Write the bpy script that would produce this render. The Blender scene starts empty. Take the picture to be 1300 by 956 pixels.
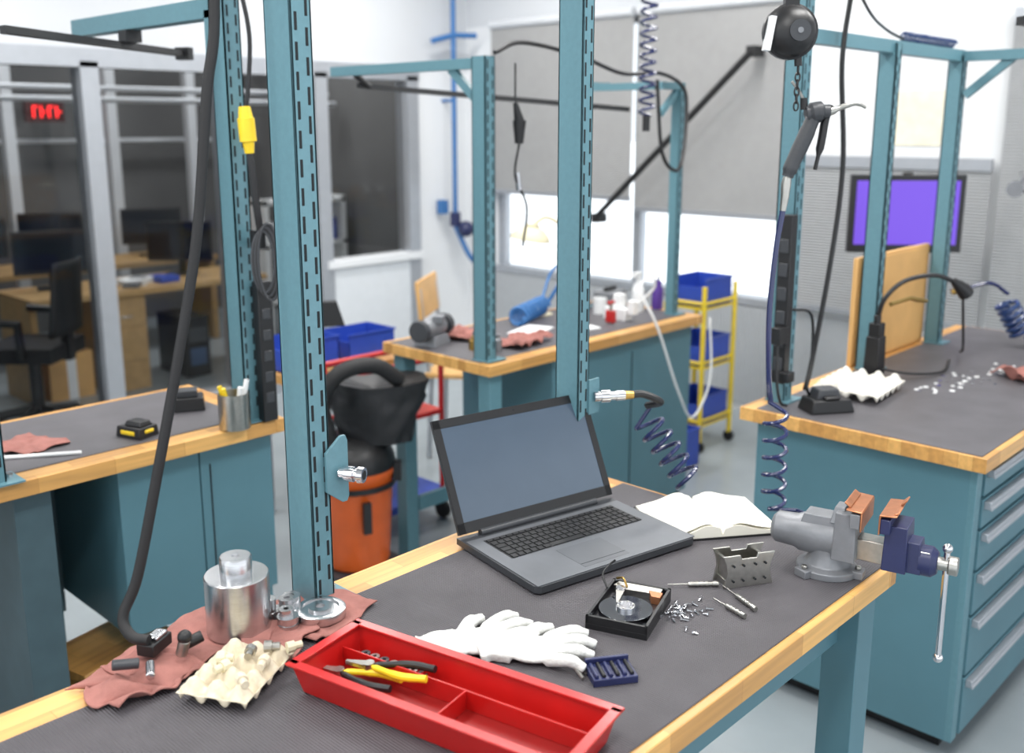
import bpy, bmesh, math, random
from mathutils import Vector, Matrix, noise
random.seed(7)
S=bpy.context.scene
COL=S.collection
pi=math.pi
# ------------------------------------------------------------------ materials
def lin(c):
    return tuple(((x/255)/12.92 if x/255<=0.04045 else ((x/255+0.055)/1.055)**2.4) for x in c)
MC={}
def mat(name,rgb,rough=.5,metal=0.,bump=0.,bscale=60.,var=.08,coat=0.,stretch=(1,1,1),emit=0.,wave=None,ecol=None,vscale=None,spec=None,brick=None):
    if name in MC: return MC[name]
    m=bpy.data.materials.new(name); m.use_nodes=True
    nt=m.node_tree; N=nt.nodes; L=nt.links
    b=N['Principled BSDF']
    c=lin(rgb)
    tc=N.new('ShaderNodeTexCoord'); mp=N.new('ShaderNodeMapping'); mp.inputs['Scale'].default_value=stretch
    L.new(tc.outputs['Object'],mp.inputs['Vector'])
    nz=N.new('ShaderNodeTexNoise'); nz.inputs['Scale'].default_value=vscale or bscale*.3; nz.inputs['Detail'].default_value=5
    L.new(mp.outputs[0],nz.inputs['Vector'])
    cr=N.new('ShaderNodeValToRGB'); cr.color_ramp.elements[0].position=.3; cr.color_ramp.elements[1].position=.7
    cr.color_ramp.elements[0].color=tuple(x*(1-var) for x in c)+(1,)
    cr.color_ramp.elements[1].color=tuple(min(1,x*(1+var)) for x in c)+(1,)
    L.new(nz.outputs[0],cr.inputs[0])
    if brick:
        bk=N.new('ShaderNodeTexBrick'); m2=N.new('ShaderNodeMapping'); m2.inputs['Rotation'].default_value=(0,0,brick); L.new(tc.outputs['Object'],m2.inputs['Vector']); L.new(m2.outputs[0],bk.inputs['Vector'])
        bk.inputs['Scale'].default_value=1; bk.inputs['Brick Width'].default_value=.19; bk.inputs['Row Height'].default_value=.037; bk.inputs['Mortar Size'].default_value=.0006
        bk.inputs['Color1'].default_value=(1,1,1,1); bk.inputs['Color2'].default_value=(.55,.45,.35,1); bk.inputs['Mortar'].default_value=(.5,.4,.3,1)
        mx=N.new('ShaderNodeMix'); mx.data_type='RGBA'; mx.blend_type='MULTIPLY'; mx.inputs[0].default_value=.8
        L.new(cr.outputs[0],mx.inputs[6]); L.new(bk.outputs[0],mx.inputs[7]); L.new(mx.outputs[2],b.inputs['Base Color'])
    else: L.new(cr.outputs[0],b.inputs['Base Color'])
    b.inputs['Roughness'].default_value=rough; b.inputs['Metallic'].default_value=metal
    if spec is not None: b.inputs['Specular IOR Level'].default_value=spec
    if coat: b.inputs['Coat Weight'].default_value=coat; b.inputs['Coat Roughness'].default_value=.15
    if emit:
        b.inputs['Emission Color'].default_value=(lin(ecol) if ecol else c)+(1,); b.inputs['Emission Strength'].default_value=emit
    if bump or wave:
        bp=N.new('ShaderNodeBump'); bp.inputs['Strength'].default_value=bump or .5; bp.inputs['Distance'].default_value=.002
        if wave:
            w=N.new('ShaderNodeTexWave'); w.bands_direction=wave[0]; w.inputs['Scale'].default_value=wave[1]; w.inputs['Distortion'].default_value=0
            bp.inputs['Distance'].default_value=wave[2]
            L.new(tc.outputs['Object'],w.inputs['Vector']); L.new(w.outputs['Fac'],bp.inputs['Height'])
        else:
            n2=N.new('ShaderNodeTexNoise'); n2.inputs['Scale'].default_value=bscale; L.new(mp.outputs[0],n2.inputs['Vector']); L.new(n2.outputs[0],bp.inputs['Height'])
        L.new(bp.outputs[0],b.inputs['Normal'])
    MC[name]=m; return m
TEAL=mat('teal_paint',(94,134,145),.38,bump=.05,bscale=300,var=.05)
TEALP=mat('teal_panel',(84,124,136),.45,bump=.04,bscale=200,var=.06,vscale=4)
TEALD=mat('dark_teal_and_shade',(66,88,96),.5,var=.08)  # dark leg sheet, and shadow colour for the recessed panel
SLOT=mat('slot_dark',(18,24,28),.8)
WOOD=mat('maple_edge',(230,178,104),.42,var=.14,bscale=40,vscale=9,stretch=(.5,9,9),coat=.2,brick=.0001)
WOODY=mat('maple_edge_cross',(222,170,98),.42,var=.14,bscale=40,vscale=9,stretch=(9,.5,9),coat=.2,brick=pi/2)
PLY=mat('plywood',(210,164,102),.55,var=.12,stretch=(1,8,1),vscale=6)
MATB=mat('rubber_mat',(84,81,85),.5,var=.1,bump=.7,vscale=14,wave=('X',70,.002))
MATC=mat('rubber_mat_flat',(88,86,90),.5,var=.12,vscale=10,bump=.2,bscale=400)
BLK=mat('black_plastic',(26,26,28),.4)
BLKM=mat('black_rubber',(24,24,26),.6)
GRYD=mat('dark_grey_plastic',(58,60,64),.42,bump=.05,bscale=900)
GRY=mat('grey_metal_paint',(128,130,134),.4,metal=.3,bump=.15,bscale=120)
CHR=mat('chrome',(215,215,218),.15,metal=1)
ALU=mat('machined_aluminium',(205,206,208),.27,metal=1,bump=.06,bscale=120,stretch=(1,1,14))
STEEL=mat('brushed_steel',(180,178,172),.32,metal=1,bump=.05,bscale=300)
BRASS=mat('brass',(196,160,90),.28,metal=1)
COPPER=mat('copper_jaw_cap',(190,128,92),.4,metal=.8,bump=.2,bscale=90,var=.2)
NAVY=mat('navy_paint',(38,44,84),.35,bump=.1,bscale=100)
HOSEB=mat('blue_hose',(28,56,104),.28,coat=.4)
HOSEC=mat('navy_coil',(28,38,84),.25,coat=.5)
RED=mat('red_tray_paint',(186,24,22),.32,coat=.3)
REDD=mat('red_tray_inside',(140,22,20),.4)
CLOTH=mat('brown_shop_cloth',(158,106,98),.95,bump=.6,bscale=500,var=.18,vscale=30)
WHT=mat('white_cotton',(226,226,222),.95,bump=1.,bscale=160,var=.06)
PAPER=mat('notebook_paper',(244,240,226),.8,var=.02)
PAPW=mat('white_paper',(235,236,236),.8,var=.02)
CARTON=mat('egg_carton_pulp',(228,224,214),.95,bump=.5,bscale=250,var=.06)
CARTON2=mat('egg_carton_pulp_tan',(218,206,182),.95,bump=.5,bscale=250,var=.1)
ORANGE=mat('orange_plastic',(226,100,38),.35,var=.05)
YEL=mat('yellow_paint',(232,202,52),.4)
YELP=mat('yellow_plastic',(240,205,40),.35)
BLUEB=mat('blue_bin_plastic',(44,74,172),.4)
PURP=mat('purple_screen',(60,40,120),.3,emit=1.0,ecol=(112,74,208),var=0)
LCD=mat('laptop_screen_glass',(74,88,104),.16,var=.03,spec=.6)
WALL=mat('white_wall',(226,228,230),.8,bump=.05,var=.02,vscale=2)
WALLG=mat('light_grey_wall',(205,208,212),.8,var=.03,vscale=2)
SHADE=mat('roller_shade_fabric',(158,158,158),.9,var=.03,wave=('Z',26,.004),bump=.5)
SHUT=mat('ribbed_blind',(180,182,184),.8,var=.03,wave=('Z',20,.01),bump=1.)
CORR=mat('corrugated_panel',(218,222,226),.5,var=.02,wave=('Y',14,.02),bump=1.)
FLOOR=mat('polished_concrete',(150,158,162),.22,var=.13,vscale=1.6,bump=.03,bscale=40)
ALUF=mat('anodised_frame',(176,180,186),.4,metal=.5,var=.03)
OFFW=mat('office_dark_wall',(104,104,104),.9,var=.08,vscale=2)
EXITR=mat('exit_sign_red',(200,30,30),.4,emit=2.5,ecol=(255,40,40))
CEIL=mat('ceiling_paint',(205,205,205),.9)
PURB=mat('purple_bottle',(92,60,150),.4)
KEY=mat('key_black',(24,25,27),.5)
CREAM=mat('cream_enamel',(214,206,176),.4)
BULB=mat('added_light_panel',(255,255,255),.4,emit=3,var=0)  # glow for the added ceiling fixtures
def glassmat():
    m=bpy.data.materials.new('partition_glass'); m.use_nodes=True; nt=m.node_tree; N=nt.nodes; L=nt.links
    N.remove(N['Principled BSDF'])
    t=N.new('ShaderNodeBsdfTransparent'); t.inputs[0].default_value=(.92,.94,.95,1)
    g=N.new('ShaderNodeBsdfGlossy'); g.inputs['Roughness'].default_value=.03
    fr=N.new('ShaderNodeFresnel'); fr.inputs[0].default_value=1.4
    mx=N.new('ShaderNodeMixShader'); L.new(fr.outputs[0],mx.inputs[0]); L.new(t.outputs[0],mx.inputs[1]); L.new(g.outputs[0],mx.inputs[2])
    L.new(mx.outputs[0],N['Material Output'].inputs[0]); return m
GLASS=glassmat()
# ------------------------------------------------------------------ builder
def catmull(pts,n=8):
    P=[Vector(p) for p in pts]
    if len(P)<3: return P
    out=[]
    Q=[P[0]*2-P[1]]+P+[P[-1]*2-P[-2]]
    for i in range(1,len(Q)-2):
        a,b,c,d=Q[i-1],Q[i],Q[i+1],Q[i+2]
        for k in range(n):
            t=k/n
            out.append(.5*((2*b)+(c-a)*t+(2*a-5*b+4*c-d)*t*t+(3*b-a-3*c+d)*t**3))
    out.append(P[-1]); return out
def helix(p0,p1,R,turns,n=16,phase=0):
    p0=Vector(p0);p1=Vector(p1); ax=(p1-p0).normalized()
    u=ax.cross(Vector((0,0,1)))
    if u.length<.1: u=Vector((1,0,0))
    u=(u-ax*u.dot(ax)).normalized(); w=ax.cross(u)
    out=[]
    T=int(turns*n)
    for i in range(T+1):
        a=2*pi*i/n+phase
        out.append(p0.lerp(p1,i/T)+u*math.cos(a)*R+w*math.sin(a)*R)
    return out
class B:
    def __init__(s,name,at=(0,0,0),rz=0,rx=0,ry=0):
        s.name=name; s.bm=bmesh.new(); s.mats=[]
        s.W=Matrix.Translation(at)@Matrix.Rotation(rz,4,'Z')@Matrix.Rotation(ry,4,'Y')@Matrix.Rotation(rx,4,'X')
        s.M=Matrix.Identity(4)
    def mi(s,m):
        if m not in s.mats: s.mats.append(m)
        return s.mats.index(m)
    def v(s,p): return s.bm.verts.new(s.M@Vector(p))
    def f(s,vs,m):
        try:
            q=s.bm.faces.new(vs); q.material_index=s.mi(m); return q
        except ValueError: return None
    def box(s,c,sz,m,rz=0,rx=0,ry=0,top=1.0):
        T=Matrix.Translation(c)@Matrix.Rotation(rz,4,'Z')@Matrix.Rotation(ry,4,'Y')@Matrix.Rotation(rx,4,'X')
        hx,hy,hz=sz[0]/2,sz[1]/2,sz[2]/2
        vs=[s.v(T@Vector((x*hx*(top if z>0 else 1),y*hy*(top if z>0 else 1),z*hz))) for z in(-1,1) for x,y in((-1,-1),(1,-1),(1,1),(-1,1))]
        for q in((3,2,1,0),(4,5,6,7),(0,1,5,4),(1,2,6,5),(2,3,7,6),(3,0,4,7)): s.f([vs[i] for i in q],m)
        return s
    def b2(s,lo,hi,m):
        return s.box([(a+b)/2 for a,b in zip(lo,hi)],[abs(b-a) for a,b in zip(lo,hi)],m)
    def tube(s,pts,r,m,seg=10,sm=0,closed=False,cap=True,flat=1.0):
        P=[Vector(p) for p in pts]
        if sm: P=catmull(P,sm)
        n=len(P); rs=r if isinstance(r,(list,tuple)) else [r]*n
        if len(rs)!=n: rs=[rs[min(len(rs)-1,int(i*(len(rs)-1)/(n-1)+.5))] for i in range(n)]
        tan=[]
        for i in range(n):
            if closed: d=P[(i+1)%n]-P[i-1]
            else: d=P[min(i+1,n-1)]-P[max(i-1,0)]
            tan.append(d.normalized() if d.length>1e-9 else (tan[-1] if tan else Vector((0,0,1))))
        u=tan[0].orthogonal().normalized(); rings=[]
        for i in range(n):
            u=(u-tan[i]*u.dot(tan[i]))
            if u.length<1e-6: u=tan[i].orthogonal()
            u.normalize(); w=tan[i].cross(u)
            rings.append([s.v(P[i]+(u*math.cos(2*pi*k/seg)+w*math.sin(2*pi*k/seg)*flat)*rs[i]) for k in range(seg)])
        R=range(n if closed else n-1)
        for i in R:
            a=rings[i];b=rings[(i+1)%n]
            for k in range(seg): s.f([a[k],a[(k+1)%seg],b[(k+1)%seg],b[k]],m)
        if cap and not closed:
            s.f(rings[0][::-1],m); s.f(rings[-1],m)
        return s
    def cyl(s,p0,p1,r,m,r2=None,seg=24):
        return s.tube([p0,p1],[r,r if r2 is None else r2],m,seg)
    def lathe(s,prof,m,o=(0,0,0),seg=32,T=None):
        T=(T or Matrix.Identity(4)); o=Vector(o); rings=[]
        for q in prof:
            r,z=q[0],q[1]
            if r<1e-6: rings.append([s.v(o+T@Vector((0,0,z)))])
            else: rings.append([s.v(o+T@Vector((r*math.cos(2*pi*k/seg),r*math.sin(2*pi*k/seg),z))) for k in range(seg)])
        for i in range(len(rings)-1):
            a,b=rings[i],rings[i+1]; mm=prof[i+1][2] if len(prof[i+1])>2 else m
            for k in range(seg):
                k2=(k+1)%seg
                if len(a)==1 and len(b)==1: continue
                if len(a)==1: s.f([a[0],b[k2],b[k]],mm)
                elif len(b)==1: s.f([a[k],a[k2],b[0]],mm)
                else: s.f([a[k],a[k2],b[k2],b[k]],mm)
        return s
    def sph(s,c,r,m,sc=(1,1,1),seg=20):
        pr=[(math.sin(pi*i/12)*r,-math.cos(pi*i/12)*r) for i in range(13)]
        pr[0]=(0,-r);pr[-1]=(0,r)
        return s.lathe(pr,m,c,seg,Matrix.Diagonal((*sc,1)))
    def poly(s,pts,z0,z1,m,T=None):
        T=T or Matrix.Identity(4)
        a=[s.v(T@Vector((x,y,z0))) for x,y in pts]; b=[s.v(T@Vector((x,y,z1))) for x,y in pts]
        s.f(a[::-1],m); s.f(b,m); n=len(pts)
        for i in range(n): s.f([a[i],a[(i+1)%n],b[(i+1)%n],b[i]],m)
        return s
    def grid(s,nx,ny,fn,m):
        g=[[s.v(fn(i/nx,j/ny)) for j in range(ny+1)] for i in range(nx+1)]
        for i in range(nx):
            for j in range(ny): s.f([g[i][j],g[i+1][j],g[i+1][j+1],g[i][j+1]],m)
        return s
    def done(s,bev=0,remesh=0,solid=0,sub=0,ang=35,recalc=True):
        if recalc: bmesh.ops.recalc_face_normals(s.bm,faces=s.bm.faces)
        me=bpy.data.meshes.new(s.name); s.bm.to_mesh(me); s.bm.free()
        for m in s.mats: me.materials.append(m)
        for p in me.polygons: p.use_smooth=True
        me.set_sharp_from_angle(angle=math.radians(ang))
        o=bpy.data.objects.new(s.name,me); o.matrix_world=s.W; COL.objects.link(o)
        if remesh:
            q=o.modifiers.new('r','REMESH'); q.mode='VOXEL'; q.voxel_size=remesh; q.use_smooth_shade=True
            q=o.modifiers.new('s','SMOOTH'); q.iterations=3
        if solid:
            q=o.modifiers.new('t','SOLIDIFY'); q.thickness=solid; q.offset=1
        if sub:
            q=o.modifiers.new('u','SUBSURF'); q.levels=sub; q.render_levels=sub
        if bev:
            q=o.modifiers.new('b','BEVEL'); q.width=bev; q.segments=2; q.limit_method='ANGLE'; q.angle_limit=math.radians(40)
        return o
# ------------------------------------------------------------------ room shell
WX=5.3; PYY=5.5; CZ=3.2; OY=8.6
B('floor').b2((-3,-3,-.1),(WX+.2,OY,0),FLOOR).done()
b=B('ceiling'); b.b2((-3,-3,CZ),(WX+.2,OY,CZ+.1),CEIL); b.done()
b=B('wall_window_side')
b.b2((WX,-3,0),(WX+.15,PYY+.15,.70),WALL)
b.b2((WX,-3,2.42),(WX+.15,PYY+.15,CZ),WALLG)
b.b2((WX,5.2,.70),(WX+.15,PYY+.15,2.42),WALL)
b.b2((WX,-3,.70),(WX+.15,2.85,2.42),WALL)
b.done()
b=B('window_1')
for y in (2.85,3.9,5.14): b.b2((WX+.02,y,.70),(WX+.09,y+.06,2.42),ALUF)
b.b2((WX-.02,2.85,.66),(WX+.12,5.2,.705),ALUF); b.b2((WX+.02,2.85,2.36),(WX+.09,5.2,2.42),ALUF)
b.f([b.v((WX+.05,2.9,.7)),b.v((WX+.05,5.18,.7)),b.v((WX+.05,5.18,2.38)),b.v((WX+.05,2.9,2.38))],GLASS); b.done()
b=B('corrugated_wall_panel'); b.b2((WX-.02,2.2,.05),(WX-.002,5.2,.65),CORR); b.done()
b=B('roller_shade'); b.b2((WX-.05,2.85,1.2),(WX-.045,3.9,2.4),SHADE); b.cyl((WX-.05,2.85,2.42),(WX-.05,3.9,2.42),.03,WALLG); b.b2((WX-.06,2.85,1.18),(WX-.035,3.9,1.21),ALUF); b.done()
b=B('roller_shade'); b.b2((WX-.05,3.94,1.26),(WX-.045,5.2,2.4),SHADE); b.cyl((WX-.05,3.94,2.42),(WX-.05,5.2,2.42),.03,WALLG); b.b2((WX-.06,3.94,1.24),(WX-.035,5.2,1.27),ALUF); b.done()
b=B('ribbed_window_blind'); b.b2((WX-.05,1.72,.72),(WX-.04,2.78,1.5),SHUT); b.b2((WX-.06,1.72,1.5),(WX-.03,2.78,1.56),ALUF); b.b2((WX-.06,1.72,.69),(WX-.03,2.78,.72),ALUF); b.done()
b=B('ribbed_window_blind'); b.b2((WX-.05,-.5,.72),(WX-.04,1.68,2.2),SHUT); b.b2((WX-.06,-.5,2.2),(WX-.03,1.68,2.27),ALUF); b.b2((WX-.06,-.5,.69),(WX-.03,1.68,.72),ALUF); b.done()
B('wall_paper_notice').b2((WX-.006,2.0,1.62),(WX-.002,2.24,1.90),mat('notice_paper',(236,230,206),.8)).done()
OUT=mat('whitened_yard',(240,243,246),.9,var=.04,vscale=.6)  # yard colour whitened so the window view looks blown out
B('outside_ground').b2((WX+.5,-10,-.1),(90,70,-.05),OUT).done()
b=B('outside_mound')  # low mound outside in the same whitened yard colour
b.grid(40,6,lambda u,v:(12+3*v+noise.noise(Vector((u*8,v*2,0)))*.6,4+u*14,-.05+.75*math.sin(pi*v)*(.8+.4*noise.noise(Vector((u*6,0,3))))),OUT); b.done(recalc=False)
PX_=[1.2,2.45,3.28,3.96,4.74]
b=B('wall_partition')
b.b2((-3,PYY,2.12),(WX,PYY+.12,CZ),WALLG)
b.b2((4.78,PYY,0),(WX,PYY+.12,2.12),WALL)
b.b2((3.98,PYY,0),(4.78,PYY+.12,.78),WALL)
b.done()
b=B('window_2')
for x in PX_+[0.2,-.8]:
    b.b2((x-.05,PYY-.03,0),(x+.05,PYY+.1,2.06),ALUF)
b.b2((-3,PYY-.03,2.03),(4.8,PYY+.1,2.13),ALUF); b.b2((-3,PYY-.03,0),(3.96,PYY+.1,.1),ALUF)
b.b2((3.96,PYY-.05,.78),(4.8,PYY+.1,.83),WALL)
b.f([b.v((-3,PYY+.03,.1)),b.v((4.74,PYY+.03,.1)),b.v((4.74,PYY+.03,2.05)),b.v((-3,PYY+.03,2.05))],GLASS)
b.done()
b=B('corrugated_wall_panel'); b.M=Matrix.Rotation(pi/2,4,'Z'); b.b2((PYY-.02,-4.7,.02),(PYY-.002,-4.02,.77),CORR); b.done()
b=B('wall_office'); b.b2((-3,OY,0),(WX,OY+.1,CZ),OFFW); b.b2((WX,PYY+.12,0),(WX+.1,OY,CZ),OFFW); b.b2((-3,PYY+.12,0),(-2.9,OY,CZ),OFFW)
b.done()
b=B('exit_sign',at=(3.30,OY-.35,1.83)); b.box((0,0,0),(.3,.05,.16),mat('sign_housing',(70,30,30),.5))
for i,x in enumerate((-.09,-.03,.03,.09)):
    b.box((x,-.03,0),(.012,.01,.09),EXITR)
    b.box((x+.02,-.03,.0 if i%2 else .04),(.03,.01,.012),EXITR)
b.box((0,.2,.03),(.03,.35,.03),BLK); b.done()
b=B('overhead_conduit')
for z,y in((1.9,7.0),(1.98,7.1),(1.6,8.4)): b.cyl((-2,y,z),(5.2,y,z),.02,WALLG)
b.done()
b=B('office_column')
for x in(2.9,3.7,4.4): b.b2((x,8.0,0),(x+.08,8.08,CZ),WALLG)
b.done()
BP=mat('blue_air_pipe',(56,110,168),.4)
b=B('compressed_air_pipe'); b.cyl((5.05,5.38,1.05),(5.05,5.38,CZ),.018,BP)
b.cyl((5.05,5.38,1.9),(5.05,5.5,1.9),.012,BP); b.tube([(4.85,5.38,2.3),(5.05,5.38,2.35),(5.2,5.3,2.35)],.02,BP)
b.cyl((5.05,5.38,1.0),(5.05,5.38,1.1),.04,NAVY); b.sph((5.08,5.3,.98),.06,NAVY); b.tube([(5.05,5.38,1.0),(5.1,5.3,.8),(5.2,5.3,.7)],.02,BP,sm=6)
b.box((4.98,5.44,1.14),(.06,.06,.1),BP); b.done()
b=B('diagonal_brace_strut'); b.tube([(5.12,3.02,2.13),(5.12,4.12,1.13)],.02,BLKM); b.box((5.16,3.02,2.13),(.1,.06,.06),BLKM); b.box((5.16,4.12,1.13),(.1,.06,.06),BLKM); b.done()
# ------------------------------------------------------------------ benches
def slots_y(b,x,y,z0,z1,w,pitch=.045,h=.028,cols=2):
    n=int((z1-z0)/pitch)
    for i in range(n):
        for c in range(cols):
            z=z0+.02+i*pitch+(pitch/2 if c else 0)
            if z+h>z1: continue
            xx=x+(c-(cols-1)/2)*w*.5
            b.b2((xx-.0026,y-.0008,z),(xx+.0026,y+.002,z+h),SLOT)
def upright(b,x,y,z0,z1,wx=.045,wy=.07,slots=True,foot=True,cols=2):
    t=.004
    b.b2((x-wx/2,y-wy/2,z0),(x-wx/2+t,y+wy/2,z1),TEAL)
    b.b2((x-wx/2,y-wy/2,z0),(x+wx/2,y-wy/2+t,z1),TEAL)
    b.b2((x-wx/2,y+wy/2-t,z0),(x+wx/2,y+wy/2,z1),TEAL)
    b.b2((x+wx/2-t,y-wy/2,z0),(x+wx/2,y-wy/2+.014,z1),TEAL)
    if slots:
        slots_y(b,x,y-wy/2,z0,z1,wx,cols=cols)
    if foot:
        b.b2((x-wx/2-.01,y-wy/2-.02,z0),(x+wx/2+.035,y+wy/2,z0+.004),TEAL)
        b.lathe([(0,.012),(.008,.012),(.009,.004)],CHR,(x+wx/2+.018,y-.0,z0),6)
def benchtop(b,x0,x1,y0,y1,z=.9,yb=.05,yf=.015,mt=MATB,xe=.012):
    b.b2((x0,y0,z-.043),(x1-.03,y1,z-.003),WOOD)
    b.b2((x1-.03,y0,z-.043),(x1,y1,z-.003),WOODY)
    b.b2((x0+.01,y0+yf,z-.0032),(x1-xe,y1-yb,z),mt)
def leg(b,x,y,w=.06,z1=.857):
    b.b2((x-w/2,y-w/2,0.004),(x+w/2,y+w/2,z1),TEAL); b.b2((x-w/2-.01,y-w/2-.01,0),(x+w/2+.01,y+w/2+.01,.006),TEAL)
b=B('workbench'); benchtop(b,-.6,1.80,.69,1.415,yb=.075)
for x in(-.5,1.72):
    b.b2((x-.005,.72,.0),(x+.065,.79,.857),TEALP); b.b2((x-.005,1.31,.0),(x+.065,1.38,.857),TEALP)
    b.b2((x,.79,.7),(x+.04,1.31,.857),TEALP); b.b2((x,.79,.12),(x+.04,1.31,.18),TEALP)
b.b2((-.45,.76,.74),(1.72,.78,.857),TEALP); b.b2((-.45,1.3,.74),(1.72,1.32,.857),TEALP)
b.b2((-.4,.8,.12),(.5,1.3,.74),TEALP)
b.done(bev=.002)
b=B('bench_upright_frame'); upright(b,.943,1.385,.9,2.75,.040,.072); upright(b,1.65,1.385,.9,2.75,.036,.066)
b.b2((.93,1.35,2.7),(1.68,1.42,2.78),TEAL)
b.poly([(-.02,-.035),(.012,-.06),(.022,-.06),(.026,-.05),(.026,.05),(.022,.06),(.012,.06),(-.02,.035)],-.003,.003,TEAL,Matrix.Translation((.970,1.343,1.14))@Matrix.Rotation(pi/2,4,'X'))
b.b2((1.665,1.347,1.09),(1.70,1.353,1.17),TEAL)
b.done(bev=.0008)
def coupler(name,at,rz,s=1):
    b=B(name,at=at,rz=rz)
    b.tube([(0,0,0),(.012*s,0,0),(.0121*s,0,0),(.03*s,0,0),(.0301*s,0,0),(.038*s,0,0),(.0381*s,0,0),(.05*s,0,0)],[.011*s,.011*s,.015*s,.015*s,.012*s,.012*s,.016*s,.015*s],CHR,16)
    b.cyl((.05*s,0,0),(.0505*s,0,0),.009*s,SLOT); return b
coupler('air_quick_coupler',(.977,1.339,1.135),-pi/2+.5,.9).done()
b=B('air_quick_coupler',at=(1.68,1.345,1.13))
d=Vector((.75,-.55,0)).normalized()
b.tube([d*0,d*.015,d*.0151,d*.035,d*.0351,d*.05,d*.0501,d*.07],[.011,.011,.014,.014,.010,.010,.012,.011],CHR,14)
b.tube([d*.07,d*.09],[.010,.009],BRASS,12); b.done()
e=Vector((1.68,1.345,1.13))+d*.085
b=B('coiled_air_hose')
hp=helix((1.842,1.315,1.045),(1.872,1.215,.915),.032,5,18,phase=1.0)
b.tube([e,e+d*.03,e+d*.07+Vector((0,0,-.02)),Vector((1.835,1.31,1.085))],.0085,BLK,sm=6)
b.tube([(1.830,1.312,1.088),(1.84,1.308,1.078)]+hp,.0052,HOSEC,8); b.done()
b=B('hanging_black_cable')
b.tube([(.85,1.44,2.6),(.845,1.43,2.3),(.832,1.41,1.91),(.809,1.41,1.767),(.777,1.41,1.554),(.73,1.41,1.362),(.684,1.41,1.194),(.639,1.41,1.038),(.610,1.41,.98),(.61,1.385,.955),(.625,1.36,.952)],.0085,BLKM,12,sm=8); b.done()
# ------------------------------------------------------------------ laptop
b=B('laptop',at=(1.437,1.188,.9),rz=math.radians(-11.4))
W,D=.397,.27
b.poly([(-W/2+.01,-D/2),(W/2-.01,-D/2),(W/2,-D/2+.01),(W/2,D/2),(-W/2,D/2),(-W/2,-D/2+.01)],.004,.017,GRYD)
b.poly([(-W/2+.004,-D/2+.003),(W/2-.004,-D/2+.003),(W/2-.003,D/2-.03),(-W/2+.003,D/2-.03)],.017,.0188,mat('laptop_deck',(104,107,112),.4,metal=.25))
for x in(-.15,.15):
    for y in(-.1,.1): b.cyl((x,y,0),(x,y,.005),.008,BLK)
b.b2((-.165,-.01,.0188),(.165,.09,.0192),BLK)
kw=.0172
for r in range(6):
    y=.0835-r*.0168; x=-.163
    while x<.158:
        w=kw*(.9)
        if r==5 and abs(x+.07)<.012: w=.085
        elif r in(2,3,4) and x<-.16: w=kw*1.4
        elif r in(2,3,4) and .085<x<.1: w=kw*1.3
        w=min(w,.164-x)
        if w>.006: b.box((x+w/2,y-.003,.0203),(w-.002,(.009 if r==0 else .0145),.0022),KEY,top=.9)
        x+=w
b.b2((-.075,-.118,.0188),(.035,-.028,.0192),mat('touchpad',(88,91,96),.35))
b.box((-.02,-.105,.0194),(.11,.001,.0004),SLOT)
b.cyl((-.15,D/2-.012,.021),(.15,D/2-.012,.021),.008,GRYD,seg=12)
ph=math.radians(64)
b.M=Matrix.Translation((0,D/2-.012,.022))@Matrix.Rotation(ph,4,'X')
H=.238
b.b2((-W/2,0.004,-.007),(W/2,H,0.0),GRYD)
b.b2((-W/2,0.004,0),(-W/2+.016,H,.002),BLK); b.b2((W/2-.016,0.004,0),(W/2,H,.002),BLK)
b.b2((-W/2,H-.018,0),(W/2,H,.002),BLK); b.b2((-W/2,0.004,0),(W/2,.026,.002),BLK)
b.b2((-W/2+.016,.026,0),(W/2-.016,H-.018,.0008),LCD)
b.cyl((0,H-.009,.002),(0,H-.009,.0025),.002,SLOT,seg=10)
b.done(bev=.0008)
# ------------------------------------------------------------------ notebook
b=B('open_notebook',at=(1.722,1.070,.9),rz=math.radians(-36))
w,d=.126,.185
b.box((0,0,.002),(2*w+.008,d+.006,.004),BLK)
for sgn in(-1,1):
    def pg(u,v,sgn=sgn):
        x=u*w; z=.005+.017*math.exp(-((u-.25)/.28)**2)*(1 if sgn<0 else .8)+.008*(1-u)*(u>0)+(.006*u if sgn>0 else .003*u)
        if u<.04: z=.008
        return (sgn*x,(v-.5)*d,z)
    b.grid(24,2,pg,PAPER)
    for yy in(-.5,.5):
        for i in range(24):
            a=pg(i/24,yy+.5);c=pg((i+1)/24,yy+.5)
            vs=[b.v(a),b.v(c),b.v((c[0],c[1],.004)),b.v((a[0],a[1],.004))]; b.f(vs,PAPER)
    a0=pg(1,0);a1=pg(1,1); b.f([b.v(a0),b.v(a1),b.v((a1[0],a1[1],.004)),b.v((a0[0],a0[1],.004))],PAPER)
    b.grid(10,2,lambda u,v,sgn=sgn:(sgn*(.02+u*(w-.03)),(v-.5)*d*.98,pg((.02+u*(w-.03))/w,.5)[2]+.002+.004*u*(1-u)*4),PAPER)
b.done(recalc=True,ang=50)
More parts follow.
